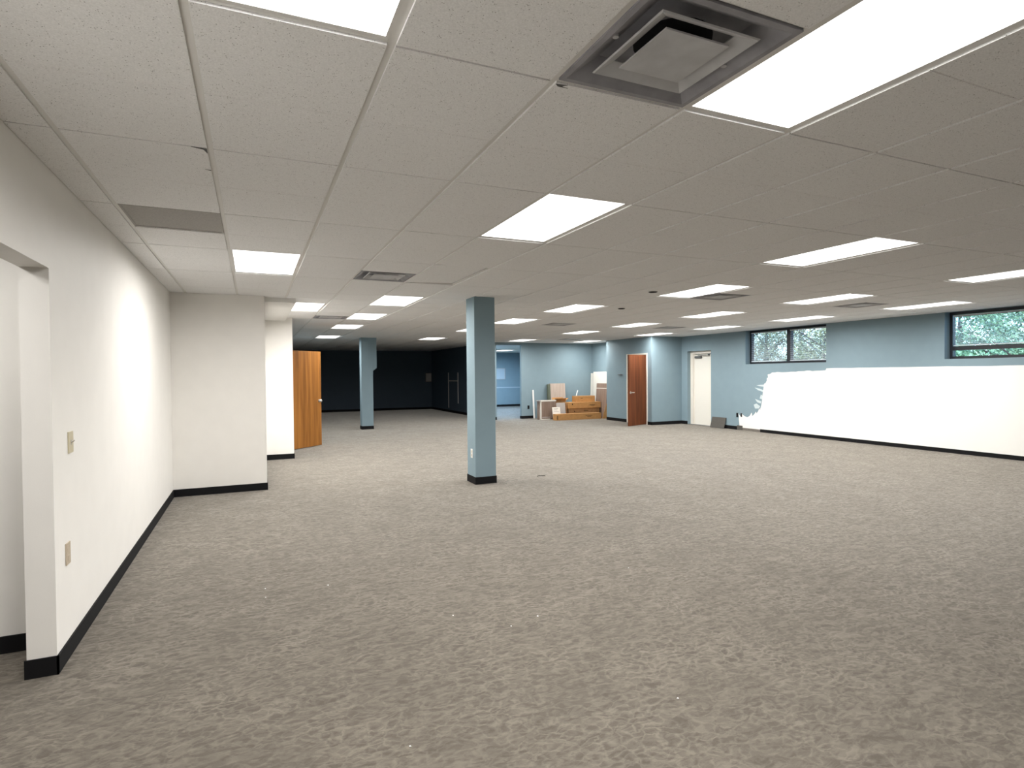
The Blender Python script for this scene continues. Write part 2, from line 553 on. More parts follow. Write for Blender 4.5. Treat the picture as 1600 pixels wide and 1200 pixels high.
# fresh white paint rolled over the lower half of the right wall, with a ragged end
wr = bpy.data.objects['wall_right']
edge = [(38.79, .20), (38.82, .62), (38.88, .94), (38.86, 1.2), (38.93, 1.47), (38.74, 1.22), (38.60, 1.36), (38.47, 1.40), (38.2, 1.25),
        (37.92, 1.18), (37.66, 1.30), (37.42, 1.62), (37.36, 1.30), (37.1, 1.52), (36.96, 1.72), (36.90, 1.56), (36.72, 1.76),
        (36.58, 2.02), (36.52, 1.86), (36.40, 2.2), (36.33, 2.5), (36.27, 2.9), (36.22, 3.28), (36.15, 3.7), (36.08, 4.10),
        (35.92, 4.18), (35.80, 4.36), (35.78, 4.62), (35.66, 4.6), (35.70, 4.90), (35.45, 4.93), (35.27, 5.05)]
yy = 35.0
while yy > 30.5:
    edge.append((yy, 5.07+0.12*(35-yy)/4.6+random.uniform(-.03, .03)))
    yy -= random.uniform(.18, .5)
edge += [(30.32, 5.19), (30.26, 5.33)]
yy = 29.6
while yy > -11.5:
    edge.append((yy, 5.345+random.uniform(-.012, .012)))
    yy -= random.uniform(.5, 1.1)
edge += [(-12, 5.34), (-12, .20)]
bm = bmesh.new()
f = bm.faces.new([bm.verts.new(V(XR-0.008, y, z)) for y, z in edge])
ex = bmesh.ops.extrude_face_region(bm, geom=[f])
for v in ex['geom']:
    if isinstance(v, bmesh.types.BMVert):
        v.co.x += 0.008*S
bmesh.ops.triangulate(bm, faces=bm.faces[:])
obj('white_paint', bm, 'fresh', wr)
strokes = [[(36.1, 4.05), (36.55, 4.02), (36.9, 3.96), (36.5, 3.9), (36.1, 3.86)],
           [(36.15, 3.58), (36.6, 3.70), (37.1, 3.78), (36.7, 3.56), (36.2, 3.42)],
           [(36.25, 3.1), (36.42, 3.2), (36.55, 2.86), (36.3, 2.8)],
           [(36.4, 2.62), (36.8, 2.74), (37.05, 2.8), (36.8, 2.52), (36.45, 2.44)],
           [(36.5, 2.2), (36.9, 2.42), (37.2, 2.3), (37.05, 1.98), (36.65, 2.0)]]
for st in strokes:
    bm = bmesh.new()
    f = bm.faces.new([bm.verts.new(V(XR-0.005, y, z)) for y, z in st])
    ex = bmesh.ops.extrude_face_region(bm, geom=[f])
    for v in ex['geom']:
        if isinstance(v, bmesh.types.BMVert):
            v.co.x += 0.005*S
    obj('brush_stroke', bm, 'thin_paint', wr)

# ------------------------------------------------------------------ suspended ceiling
GX0, GY0 = 5.4419-8.0, 6.3793          # feet of grid line 0
gx = lambda i: GX0+2*i
gy = lambda j: GY0+2*j
LIGHTS = [(1, -2), (4, -2), (4, 2), (9, 2), (14, 2), (1, 6), (10, 6), (14, 6), (18, 6), (4, 10), (9, 10), (14, 10), (18, 10), (2, 12),
          (4, 14), (9, 14), (14, 14), (18, 14), (4, 18), (9, 18), (14, 18), (18, 18), (4, 24), (9, 24), (14, 24), (18, 24)]
VENTS = [(3, -1), (3, 7), (11, 7), (16, 7), (3, 15), (11, 15), (16, 15), (16, 23)]
RETURN = (0, 4)
SAG = (4, 6)
REG = [(-12, Y1, XL, XR), (Y1, Y2, X1, XR), (Y2, YC0, X2, XR), (YC0, YC1, X2, XC), (YC1, YBL, X2, XBC), (YBL, YB, X2, 24.6)]
def x_range(y):
    for a, b_, c, d in REG:
        if a <= y <= b_:
            return c, d
    return None
GAP = 0.046                      # half width of the reveal beside a runner
GY = 0.018                       # and beside a cross tee
THK = 0.055

def tile_mesh(bm, x0, x1, y0, y1, score=True, ox=0, oy=0, z=0.0):
    """one lay-in tile, face down at z, raised V score across the middle"""
    g = 0.012
    prof = [(y0, 0)]
    if score:
        ym = (y0+y1)/2
        prof += [(ym-g, 0), (ym, 0.012), (ym+g, 0)]
    prof += [(y1, 0)]
    lo = [[bm.verts.new(V(x+ox, y+oy, z+dz)) for y, dz in prof] for x in (x0, x1)]
    hi = [[bm.verts.new(V(x+ox, y+oy, z+THK)) for y in (y0, y1)] for x in (x0, x1)]
    for k in range(len(prof)-1):
        bm.faces.new((lo[0][k], lo[0][k+1], lo[1][k+1], lo[1][k]))
    bm.faces.new((hi[0][0], hi[1][0], hi[1][1], hi[0][1]))
    bm.faces.new(lo[0][::-1]+[hi[0][0], hi[0][1]])
    bm.faces.new(lo[1]+[hi[1][1], hi[1][0]])
    bm.faces.new((lo[0][0], lo[1][0], hi[1][0], hi[0][0]))
    bm.faces.new((lo[0][-1], hi[0][1], hi[1][1], lo[1][-1]))

def seen(x0, x1, y0, y1):
    """is the ceiling patch in frame, and how tall is it there"""
    ps = [px(x, y, HC) for x in (x0, (x0+x1)/2, x1) for y in (y0, (y0+y1)/2, y1)]
    ps = [p for p in ps if p]
    if not any(-5 < p[0] < 1605 and -5 < p[1] < 1205 for p in ps):
        return 0
    return max(p[1] for p in ps)-min(p[1] for p in ps)

occupied = {}
for (i, j) in LIGHTS:
    occupied[(i, j)] = occupied[(i, j+1)] = 'light'
for c in VENTS+[RETURN]:
    occupied[c] = 'vent'
bm = bmesh.new(); tile_mesh(bm, -1+GAP, 1-GAP, -2+GY, 2-GY)
full = obj('tile', bm, 'tile', ceiling)
full_used = False
rest = bmesh.new()
tees = []
pieces = []
for i in range(-1, 21):
    for j in range(-8, 40, 2):
        xa, xb, ya, yb = gx(i), gx(i+1), gy(j), gy(j+2)
        halves = [(j, j+1), (j+1, j+2)]
        busy = [occupied.get((i, j)), occupied.get((i, j+1))]
        spans = []
        if not any(busy):
            spans = [(ya, yb)]
        else:
            for k in (0, 1):
                if not busy[k]:
                    spans.append((gy(halves[k][0]), gy(halves[k][1])))
        for (a, b_) in spans:
            cuts = [a]+[y for y in (Y1, Y2, YC0, YC1, YBL) if a+.3 < y < b_-.3]+[b_]
            for a2, b2 in zip(cuts[:-1], cuts[1:]):
                b2 = min(b2, YB)
                if b2-a2 < .2 or a2 < -12:
                    continue
                xr = x_range((a2+b2)/2)
                if not xr:
                    continue
                x0, x1 = max(xa, xr[0]), min(xb, xr[1])
                if x1-x0 < 0.12:
                    continue
                pieces.append((i, j, x0, x1, a2, b2, xa, xb))
n_tile = 0
for (i, j, x0, x1, a, b_, xa, xb) in sorted(pieces, key=lambda p: -seen(p[2], p[3], p[4], p[5])):
    whole = abs((x1-x0)-2) < 1e-3 and abs((b_-a)-4) < 1e-3
    gl = GAP if x0 == xa else 0.01
    gr = GAP if x1 == xb else 0.01
    if seen(x0, x1, a, b_) >= 9 and n_tile < 295:
        n_tile += 1
        cx, cyy = (x0+x1)/2, (a+b_)/2
        if whole:
            t = copy_of(full, ceiling, V(cx, cyy, HC)) if full_used else full
            full.location = full.location if full_used else V(cx, cyy, HC)
            full_used = True
            if (i, j) == SAG:                      # this tile has slipped and sits askew
                t.rotation_euler = (math.radians(0.35), math.radians(-1.9), 0)
                t.location = V(cx-0.04, cyy-0.02, HC+0.03)
        else:
            bm = bmesh.new()
            tile_mesh(bm, x0+gl-cx, x1-gr-cx, a+GY-cyy, b_-GY-cyy, (b_-a) > 3)
            t = obj('tile', bm, 'tile', ceiling)
            t.location = V(cx, cyy, HC)
    else:
        tile_mesh(rest, x0+gl, x1-gr, a+GY, b_-GY, False, z=HC)
o = obj('tile_field', rest, 'tile', ceiling)
o['kind'] = 'stuff'

# tee grid
TC = 0.030
TW, TZ0 = 0.052, HC+0.030
for i in range(0, 21):
    x = gx(i)
    run = []
    for a, b_, c, d in REG:
        if c+.05 < x < d-.05:
            if run and abs(run[-1][1]-a) < 1e-6:
                run[-1][1] = b_
            else:
                run.append([a, b_])
    for a, b_ in run:
        boxobj('grid_runner', (x-TW, x+TW, a, b_, TZ0, TZ0+0.06), 'tee', ceiling)
bm = bmesh.new(); bx(bm, -1+TW, 1-TW, -TC, TC, 0, 0.05)
tee0 = obj('cross_tee', bm, 'tee', ceiling)
tee_used = False
rest = bmesh.new()
n_tee = 0
spots = []
for i in range(-1, 21):
    for j in range(-8, 40):
        y = gy(j)
        need = j % 2 == 0 or occupied.get((i, j)) == 'vent' or occupied.get((i, j-1)) == 'vent'
        if occupied.get((i, j)) == 'light' and occupied.get((i, j-1)) == 'light':
            need = False
        xr = x_range(y)
        if not need or not xr or y < -12 or any(abs(y-q) < .1 for q in (Y1, Y2, YC0, YC1, YBL)):
            continue
        x0, x1 = max(gx(i), xr[0]), min(gx(i+1), xr[1])
        if x1-x0 < .12:
            continue
        spots.append((i, y, x0, x1, seen(x0, x1, y-2, y+2)))
for (i, y, x0, x1, s) in sorted(spots, key=lambda p: -p[4]):
    if abs(x1-x0-2) < 1e-3 and s >= 20 and n_tee < 250:
        n_tee += 1
        t = copy_of(tee0, ceiling) if tee_used else tee0
        tee_used = True
        t.location = V((x0+x1)/2, y, TZ0)
    else:
        bx(rest, x0+TW*(x0 == gx(i)), x1-TW*(x1 == gx(i+1)), y-TC, y+TC, TZ0, TZ0+0.05)
o = obj('tee_field', rest, 'tee', ceiling)
o['kind'] = 'stuff'
# wall angle round the edge of the grid
bm = bmesh.new()
bx(bm, XL, XL+0.06, -12, Y1, HC+0.02, HC+0.05)
bx(bm, XR-0.06, XR, -12, YC0, HC+0.02, HC+0.05)
obj('wall_angle', bm, 'tee', ceiling)

for (X, Y, pts) in ((gx(1)-0.05, gy(2)+0.02, ((0, 0), (-0.22, -0.01), (-0.05, 0.05), (0, 0.22))),
                    (gx(1)-0.05, gy(2)+1.05, ((0, 0), (-0.10, -0.01), (0, 0.05))),
                    (gx(3)+0.05, gy(0)+0.04, ((0, 0), (0.16, -0.02), (0.10, 0.03), (0.2, 0.05), (0.05, 0.05)))):
    bm = bmesh.new()
    f = bm.faces.new([bm.verts.new(V(X+a, Y+b_, HC-0.003)) for a, b_ in pts])
    ex = bmesh.ops.extrude_face_region(bm, geom=[f])
    for v in ex['geom']:
        if isinstance(v, bmesh.types.BMVert):
            v.co.z += 0.006*S
    obj('broken_corner', bm, 'deck', ceiling)

# ------------------------------------------------------------------ ceiling light panels
bm = bmesh.new()
FW = 0.085
e0 = 0.026
for d in ((-1+e0, -1+FW, -2+e0, 2-e0), (1-FW, 1-e0, -2+e0, 2-e0), (-1+FW, 1-FW, -2+e0, -2+FW), (-1+FW, 1-FW, 2-FW, 2-e0)):
    bx(bm, *d, 0.031, 0.09)
lf = obj('fixture_frame', bm, 'troffer')
bm = bmesh.new(); bx(bm, -1+FW, 1-FW, -2+FW, 2-FW, 0.036, 0.07)
ld = obj('diffuser', bm, 'lens')
ad = bpy.data.lights.new('lamp', 'AREA')
ad.shape = 'RECTANGLE'
ad.size = (2-2*FW-.02)*S
ad.size_y = (4-2*FW-.1)*S
ad.energy = LAMP_WATTS
ad.spread = LAMP_SPREAD
ad.color = (1.0, 0.975, 0.945)
LL = {
 (1, -2): 'lit ceiling panel cut off by the top edge, above the left half of the room',
 (4, -2): 'largest lit ceiling panel, beside the big square vent at top right',
 (4, 2): 'lit ceiling panel in the open middle, in front of the near column',
 (9, 2): 'long lit ceiling panel at right, second largest right of the near column',
 (14, 2): 'lit ceiling panel cut off by the right edge of the picture',
 (1, 6): 'lit ceiling panel beside the grey return panel, above the white step wall',
 (10, 6): 'lit ceiling panel with a vent touching its right side',
 (14, 6): 'lit ceiling panel left of the rightmost small vent',
 (18, 6): 'lit ceiling panel just above the right window with the crossbar',
 (4, 10): 'lit ceiling panel left of the near column, largest of that receding row',
 (9, 10): 'lit ceiling panel right of the near column, nearest of that receding row',
 (14, 10): 'lit ceiling panel halfway between the near column and the two-pane window, nearer one',
 (18, 10): 'lit ceiling panel just above the two-pane window',
 (2, 12): 'lit ceiling panel above the second white step wall by the oak door',
 (4, 14): 'second lit ceiling panel in the receding row left of the near column',
 (9, 14): 'lit ceiling panel touching the right side of the near column',
 (14, 14): 'lit ceiling panel above the boxes side of the closet, left of a small vent',
 (18, 14): 'lit ceiling panel above the white exit door',
 (4, 18): 'third lit ceiling panel in the receding row left of the near column',
 (9, 18): 'lit ceiling panel partly hidden behind the left side of the near column',
 (14, 18): 'lit ceiling panel above the cardboard boxes, nearer of the two there',
 (18, 18): 'lit ceiling panel touching the top corner of the closet',
 (4, 24): 'farthest lit ceiling panel on the left, above the far column',
 (9, 24): 'lone lit ceiling panel over the dark area between the two columns',
 (14, 24): 'farthest lit ceiling panel right of the near column, above the doorless opening',
 (18, 24): 'farthest lit ceiling panel, against the far corner of the closet',
}
LL[None] = 'added unseen ceiling panel lighting the corridor behind the left doorway'
first = True
LL['far_near'] = 'added daylight-white ceiling panel just inside the far opening, hidden behind the near column'
LL['far'] = 'added daylight-white ceiling panel in the far room seen through the opening'
ad_cor = ad.copy(); ad_cor.energy = 24  # unseen lamp added to brighten the corridor
ad_far = ad.copy(); ad_far.energy = 170; ad_far.color = (0.60, 0.79, 1.0)  # cool lamps added to stand in for the far room's daylight
SIDE = {None: ((-6.2, 9.6, 8.44), ad_cor), 'far': ((33.0, 77.2, 8.49), ad_far), 'far_near': ((26.4, 68.5, 8.49), ad_far)}
for c in LIGHTS+[None, 'far', 'far_near']:
    if c in SIDE:
        t = empty('ceiling_light', SIDE[c][0])
    else:
        i, j = c
        t = empty('ceiling_light', (gx(i)+1, gy(j)+2, HC))
    tag(t, LL[c], 'ceiling light', 'recessed ceiling light panels')
    if first:
        lf.parent = t; ld.parent = t; first = False
    else:
        copy_of(lf, t); copy_of(ld, t)
    a = bpy.data.objects.new('lamp', SIDE[c][1] if c in SIDE else ad)
    C.objects.link(a)
    a.parent = t
    a.location = (0, 0, 0.032*S)

# ------------------------------------------------------------------ square air diffusers
def ring(bm, h0, z0, h1, z1):
    a = [bm.verts.new(V(sx*h0, sy_*h0, z0)) for sx, sy_ in ((-1, -1), (1, -1), (1, 1), (-1, 1))]
    b_ = [bm.verts.new(V(sx*h1, sy_*h1, z1)) for sx, sy_ in ((-1, -1), (1, -1), (1, 1), (-1, 1))]
    for k in range(4):
        bm.faces.new((a[k], a[(k+1) % 4], b_[(k+1) % 4], b_[k]))
def thick_ring(bm, pts):
    for (h0, z0), (h1, z1) in zip(pts, pts[1:]+pts[:1]):
        ring(bm, h0, z0, h1, z1)
    bmesh.ops.remove_doubles(bm, verts=bm.verts[:], dist=1e-5)
bm = bmesh.new(); thick_ring(bm, [(0.955, 0.005), (0.885, 0.005), (0.60, 0.20), (0.60, 0.22), (0.90, 0.05), (0.955, 0.05)])
v_pan = obj('outer_pan', bm, 'vent_dark')
bm = bmesh.new(); thick_ring(bm, [(0.66, 0.015), (0.645, 0.0), (0.47, 0.10), (0.47, 0.115)])
v_ring = obj('vane_ring', bm, 'vent')
bm = bmesh.new()
c0 = bm.verts.new(V(0, 0, 0.022))
q4 = [bm.verts.new(V(a*0.43, b_*0.43, 0.0)) for a, b_ in ((-1, -1), (1, -1), (1, 1), (-1, 1))]
q5 = [bm.verts.new(V(a*0.43, b_*0.43, 0.02)) for a, b_ in ((-1, -1), (1, -1), (1, 1), (-1, 1))]
for k in range(4):
    bm.faces.new((c0, q4[k], q4[(k+1) % 4]))
    bm.faces.new((q4[k], q5[k], q5[(k+1) % 4], q4[(k+1) % 4]))
c1 = bm.verts.new(V(0, 0, 0.05))
for k in range(4):
    bm.faces.new((c1, q5[(k+1) % 4], q5[k]))
v_pl = obj('centre_plate', bm, 'vent')
bm = bmesh.new(); cyl(bm, (0, 0, 0.175), (0, 0, 0.30), 0.44, n=28)
v_neck = obj('duct_neck', bm, 'black')
bm = bmesh.new(); bx(bm, -0.62, 0.62, -0.62, 0.62, 0.20, 0.215)
v_back = obj('back_plate', bm, 'vent_dark')
bm = bmesh.new(); cyl(bm, (0.77, 0, 0.06), (0.77, 0, 0.10), 0.035, n=10); v_scr = obj('screw_boss', bm, 'vent')
bm = bmesh.new(); cyl(bm, (-0.77, 0, 0.06), (-0.77, 0, 0.10), 0.035, n=10); v_sc2 = obj('screw_boss', bm, 'vent')
VL = {
 (3, -1): 'large square stepped air vent beside the biggest light panel',
 (3, 7): 'square air vent in the ceiling up and left of the near column',
 (11, 7): 'ceiling vent right against the light panel above the closet side',
 (16, 7): 'rightmost small ceiling vent, between two light panels left of the crossbar window',
 (3, 15): 'far ceiling vent by the lights near the oak door',
 (11, 15): 'small dark ceiling vent between the lights right of the near column',
 (16, 15): 'small dark ceiling vent before the closet corner',
 (16, 23): 'farthest small dark ceiling vent above the cardboard boxes',
}
first = True
for (i, j) in VENTS:
    t = empty('air_vent', (gx(i)+1, gy(j)+1, HC))
    tag(t, VL[(i, j)], 'vent', 'square ceiling air vents')
    for p in (v_pan, v_ring, v_pl, v_neck, v_back, v_scr, v_sc2):
        if first:
            p.parent = t
        else:
            copy_of(p, t)
    first = False

# grey return panel in the left tile column
t = empty('return_air_panel', (gx(0)+1, gy(4)+1, HC))
tag(t, 'dull grey square return air panel among the white ceiling tiles', 'ceiling panel')
boxobj('panel', (-1+GAP, 1-GAP, -1+GAP, 1-GAP, 0.02, 0.05), 'grille', t)
bm = bmesh.new()
for d in ((-1+GAP, -1+0.09, -1+GAP, 1-GAP), (1-0.09, 1-GAP, -1+GAP, 1-GAP), (-1+0.09, 1-0.09, -1+GAP, -1+0.09), (-1+0.09, 1-0.09, 1-0.09, 1-GAP)):
    bx(bm, *d, 0.008, 0.045)
obj('panel_rim', bm, 'grille', t)

# small round black fittings
for (X, Y, lab) in ((16.27, 21.07, 'nearer small round black ceiling fitting left of a light panel'),
                    (18.75, 27.07, 'farther small round black ceiling fitting right of a light panel')):
    t = empty('ceiling_speaker', (X, Y, HC))
    tag(t, lab, 'ceiling fitting', 'small black ceiling fittings')
    bm = bmesh.new(); cyl(bm, (0, 0, -0.02), (0, 0, 0.01), 0.20, n=20); obj('trim_ring', bm, 'closer', t)
    bm = bmesh.new(); cyl(bm, (0, 0, -0.035), (0, 0, -0.015), 0.16, 0.17, n=20); obj('dark_core', bm, 'black', t)

# ------------------------------------------------------------------ columns
def column(x0, x1, y0, y1, label):
    t = empty('column', ((x0+x1)/2, (y0+y1)/2, 0))
    tag(t, label, 'column')
    cx, cyy = (x0+x1)/2, (y0+y1)/2
    return t, cx, cyy
t, cx, cyy = column(9.37, 10.39, 25.25, 26.35, 'blue-grey square column standing nearest in the open floor')
boxobj('shaft', (9.37-cx, 10.39-cx, 25.25-cyy, 26.35-cyy, 0, HC+0.02), 'blue', t, 0.012)
k = T*0.8
boxobj('base_strip', (9.37-k-cx, 10.39+k-cx, 25.25-k-cyy, 26.35+k-cyy, 0.002, BH+.02), 'base', t)
t, cx, cyy = column(9.39, 10.47, 56.0, 57.0, 'far blue-grey column that widens on its right side near the ceiling')
boxobj('shaft', (9.39-cx, 10.47-cx, 56.0-cyy, 57.0-cyy, 0, HC+0.02), 'blue', t, 0.012)
bm = bmesh.new()
prof = [(10.47, 5.55), (10.47, HC+.02), (10.83, HC+.02), (10.83, 5.82)]
for yv in (56.0, 57.0):
    bm.faces.new([bm.verts.new(V(x-cx, yv-cyy, z)) for x, z in prof])
bm.verts.ensure_lookup_table()
for a in range(4):
    b_ = (a+1) % 4
    bm.faces.new((bm.verts[a], bm.verts[b_], bm.verts[4+b_], bm.verts[4+a]))
obj('side_flare', bm, 'blue', t)
boxobj('base_strip', (9.39-k-cx, 10.47+k-cx, 56.0-k-cyy, 57.0+k-cyy, 0.002, BH), 'base', t)

# ------------------------------------------------------------------ doors
def leaf_obj(name, parent, L, h, mat, thick=0.145, z0=0.05):
    return boxobj(name, (0, L, -thick/2, thick/2, z0, h), mat, parent, 0.008)
def knob(parent, x, z, side, mat='steel'):
    bm = bmesh.new()
    y0 = side*0.072
    cyl(bm, (x, y0, z), (x, y0+side*0.03, z), 0.11, n=16)
    cyl(bm, (x, y0+side*0.02, z), (x, y0+side*0.15, z), 0.045, n=12)
    cyl(bm, (x, y0+side*0.12, z), (x, y0+side*0.17, z), 0.07, 0.105, n=16)
    cyl(bm, (x, y0+side*0.17, z), (x, y0+side*0.22, z), 0.105, 0.07, n=16)
    return obj('door_knob', bm, mat, parent)
def lever(parent, x, z, side, mat='steel'):
    bm = bmesh.new()
    y0 = side*0.072
    cyl(bm, (x, y0, z), (x, y0+side*0.04, z), 0.11, n=16)
    cyl(bm, (x, y0+side*0.02, z), (x, y0+side*0.18, z), 0.045, n=12)
    bx(bm, x-0.42, x+0.03, min(y0+side*0.14, y0+side*0.2), max(y0+side*0.14, y0+side*0.2), z-0.04, z+0.04)
    return obj('lever_handle', bm, mat, parent)

d1 = struct(empty('door_1', (2.37, 42.62, 0), math.radians(45.0)))
d1['label'] = 'honey oak veneer door standing half open beside the white wall'
lf1 = leaf_obj('leaf', d1, 3.05, 6.88, 'oak')
knob(d1, 2.82, 3.3, -1); knob(d1, 2.82, 3.3, 1)
for z in (0.8, 3.4, 6.2):
    bm = bmesh.new(); cyl(bm, (0, -0.09, z-0.17), (0, -0.09, z+0.17), 0.03); obj('hinge', bm, 'steel', d1)
bm = bmesh.new()
fr = [(X2-0.44, X2+0.04, 42.42, 42.58, 0, 7.1), (X2-0.44, X2+0.04, 45.72, 45.86, 0, 7.1), (X2-0.44, X2+0.04, 42.58, 45.72, 7.0, 7.1)]
for d in fr: bx(bm, *d)
struct(obj('trim_3', bm, 'frame'))

d2 = struct(empty('door_2', (XC-0.04, 47.24, 0), math.atan2(-1.06, -2.86)))
d2['label'] = 'red-brown veneer closet door swung wide open towards the room'
leaf_obj('leaf', d2, 3.03, 6.88, 'cherry')
lever(d2, 2.78, 3.25, 1); lever(d2, 2.78, 3.25, -1)
for z in (0.75, 3.5, 6.25):
    bm = bmesh.new(); cyl(bm, (-0.02, -0.085, z-0.2), (-0.02, -0.085, z+0.2), 0.035); obj('hinge', bm, 'frame', d2)
bm = bmesh.new()
for d in ((XC-0.06, XC+0.40, 47.02, 47.18, 0, 7.08), (XC-0.06, XC+0.40, 50.32, 50.48, 0, 7.08), (XC-0.06, XC+0.40, 47.18, 50.32, 6.94, 7.08)):
    bx(bm, *d)
struct(obj('trim_4', bm, 'frame'))

d3 = struct(empty('door_3', (XR+0.5, 43.9, 0)))
d3['label'] = 'off-white exit door set back in the blue wall'
boxobj('leaf', (0.0, 0.15, -1.42, 1.24, 0.02, 6.86), 'cream', d3, 0.008)
bm = bmesh.new()
for d in ((-0.12, 0.2, 1.28, 1.63, 0, 7.2), (-0.12, 0.2, -1.6, -1.44, 0, 7.2), (-0.12, 0.2, -1.44, 1.28, 6.92, 7.2)):
    bx(bm, *d)
obj('door_frame', bm, 'frame', d3)
boxobj('stop_strip', (-0.06, 0.02, 1.18, 1.26, 0, 6.9), 'frame', d3)
t = boxobj('closer_body', (-0.22, 0.0, 0.1, 0.95, 6.50, 6.72), 'closer', d3, 0.04)
bm = bmesh.new(); bx(bm, -0.2, -0.15, -0.9, 0.5, 6.73, 6.78); bx(bm, -0.2, -0.02, -0.95, -0.85, 6.73, 6.86)
obj('closer_arm', bm, 'closer', d3)
boxobj('threshold', (-0.45, 0.2, -1.6, 1.63, 0.0, 0.04), 'closer', d3)
struct(boxobj('wall_door_blocker', (XR+0.72, XR+1.0, 42.3, 45.53, 0, 7.2), 'blue'))

# ------------------------------------------------------------------ windows and blinds
XW = XR+0.53
def window(name, y0, y1, z0, z1, vbars, hbars, label, fw=0.17):
    o = struct(empty(name, (XW, (y0+y1)/2, z0)))
    o['label'] = label
    c = (y0+y1)/2
    bm = bmesh.new()
    bx(bm, 0, 0.3, y0-c, y1-c, 0, fw); bx(bm, 0, 0.3, y0-c, y1-c, z1-z0-fw, z1-z0)
    bx(bm, 0, 0.3, y0-c, y0-c+fw, fw, z1-z0-fw); bx(bm, 0, 0.3, y1-c-fw, y1-c, fw, z1-z0-fw)
    obj('window_frame', bm, 'bronze', o)
    ys = [y0-c+fw]
    for (a, b_) in vbars:
        boxobj('mullion', (-0.02, 0.3, a-c, b_-c, fw, z1-z0-fw), 'bronze', o)
        ys += [a-c, b_-c]
    ys.append(y1-c-fw)
    zs = [fw]
    for (a, b_) in hbars:
        boxobj('transom_bar', (-0.02, 0.3, y0-c+fw, y1-c-fw, a-z0, b_-z0), 'bronze', o)
        zs += [a-z0, b_-z0]
    zs.append(z1-z0-fw)
    for a in range(0, len(ys), 2):
        for b_ in range(0, len(zs), 2):
            boxobj('glass_pane', (0.16, 0.18, ys[a], ys[a+1], zs[b_], zs[b_+1]), 'glass', o)
    return o
window('window_1', *WIN1, [(33.85, 34.25)], [], 'two-pane dark framed window high in the blue wall')
window('window_2', *WIN2, [(17.2, 17.5)], [(6.34, 6.58)], 'dark framed window with a low crossbar, cut off by the right edge')
window('window_3', *WIN3, [(68.6, 68.8), (73.4, 73.6), (78.2, 78.4)], [], 'dark framed window lighting the far room')

def blind(y0, y1, z0, z1, label):
    t = empty('window_blind', (XW-0.10, (y0+y1)/2, z0))
    tag(t, label, 'blind', 'mini blinds in the high windows')
    h = (y1-y0)/2
    bm = bmesh.new()
    z = 0.08
    while z < z1-z0-0.1:
        vs = [bm.verts.new(V(a, b_, z+dz)) for (a, dz) in ((-0.04, -0.018), (0.0, 0.002), (0.04, 0.014)) for b_ in (-h, h)]
        bm.faces.new((vs[0], vs[1], vs[3], vs[2])); bm.faces.new((vs[2], vs[3], vs[5], vs[4]))
        z += 0.078
    s = obj('slats', bm, 'slat', t)
    s['kind'] = 'stuff'
    boxobj('head_rail', (-0.045, 0.045, -h, h, z1-z0-0.09, z1-z0), 'slat', t)
    boxobj('bottom_rail', (-0.04, 0.04, -h, h, 0.0, 0.05), 'slat', t)
    for f in (-0.8, -0.1, 0.8):
        bm = bmesh.new(); cyl(bm, (-0.045, h*f, 0.03), (-0.045, h*f, z1-z0-.05), 0.009, n=6); obj('ladder_cord', bm, 'slat', t)
blind(WIN1[0]+.25, 33.83, 5.98, 8.5, 'pale mini blind over the right pane of the two-pane window')
blind(34.27, WIN1[1]-.3, 5.98, 8.5, 'pale mini blind over the left pane of the two-pane window')
blind(WIN2[0]+.25, WIN2[1]-.3, 6.6, 8.5, 'pale mini blind in the window with the low crossbar')

# ------------------------------------------------------------------ wall plates
def outlet(name, loc, rz, plate, sock, label, w_=0.235, h_=0.38, toggle=False, group=None):
    """plate faces local -Y"""
    t = empty(name, loc, rz)
    tag(t, label, 'light switch' if toggle else 'outlet', group)
    boxobj('cover_plate', (-w_/2, w_/2, -0.022, 0, -h_/2, h_/2), plate, t, 0.006)
    if toggle:
        boxobj('toggle_base', (-0.025, 0.025, -0.028, -0.02, -0.05, 0.05), sock, t)
        bm = bmesh.new(); cyl(bm, (0, -0.02, 0), (0, -0.075, 0.03), 0.016, 0.013, 8); obj('toggle', bm, sock, t)
    else:
        for dz in (-0.085, 0.085):
            boxobj('socket', (-0.055, 0.055, -0.028, -0.018, dz-0.058, dz+0.058), sock, t, 0.004)
outlet('light_switch', (XL, 13.33, 3.90), math.pi/2, 'ivory', 'steel', 'ivory light switch on the white wall beside the doorway', 0.30, 0.40, True)
outlet('wall_outlet', (XL, 13.02, 1.89), math.pi/2, 'tan', 'tan', 'tan cover plate low on the white wall beside the doorway', 0.26, 0.40)
outlet('wall_outlet', (9.37, 25.72, 1.40), -math.pi/2, 'whiteplastic', 'ivory', 'ivory outlet low on the left side of the near column', 0.25, 0.42)
outlet('wall_outlet', (28.95, YBL, 1.30), 0, 'black', 'black', 'black outlet on the blue wall left of the stacked boxes', 0.24, 0.40)
outlet('wall_outlet', (XR, 39.05, 1.31), -math.pi/2, 'black', 'base', 'dark outlet just left of the ragged white paint edge', 0.22, 0.38)
outlet('wall_outlet', (XR-.01, 38.58, 1.33), -math.pi/2, 'carpet_back', 'base', 'dark outlet surrounded by the ragged white paint', 0.18, 0.32)
outlet('wall_outlet', (12.26, YB, 1.30), 0, 'blue_shaded', 'blue_shaded', 'faint outlet on the dark far wall left of the far column', 0.26, 0.40)
outlet('wall_outlet', (20.35, YB, 1.15), 0, 'blue_shaded', 'blue_shaded', 'faint outlet on the dark far wall right of the far column', 0.26, 0.40)
t = empty('notice_board', (24.25, YB, 4.75))
tag(t, 'small pale notice board on the dark far wall', 'notice board')
boxobj('sheet', (-0.5, 0.3, -0.04, -0.015, -0.6, 0.6), 'papergrey', t)
boxobj('backing', (-0.55, 0.35, -0.02, 0, -0.65, 0.65), 'lamin', t)
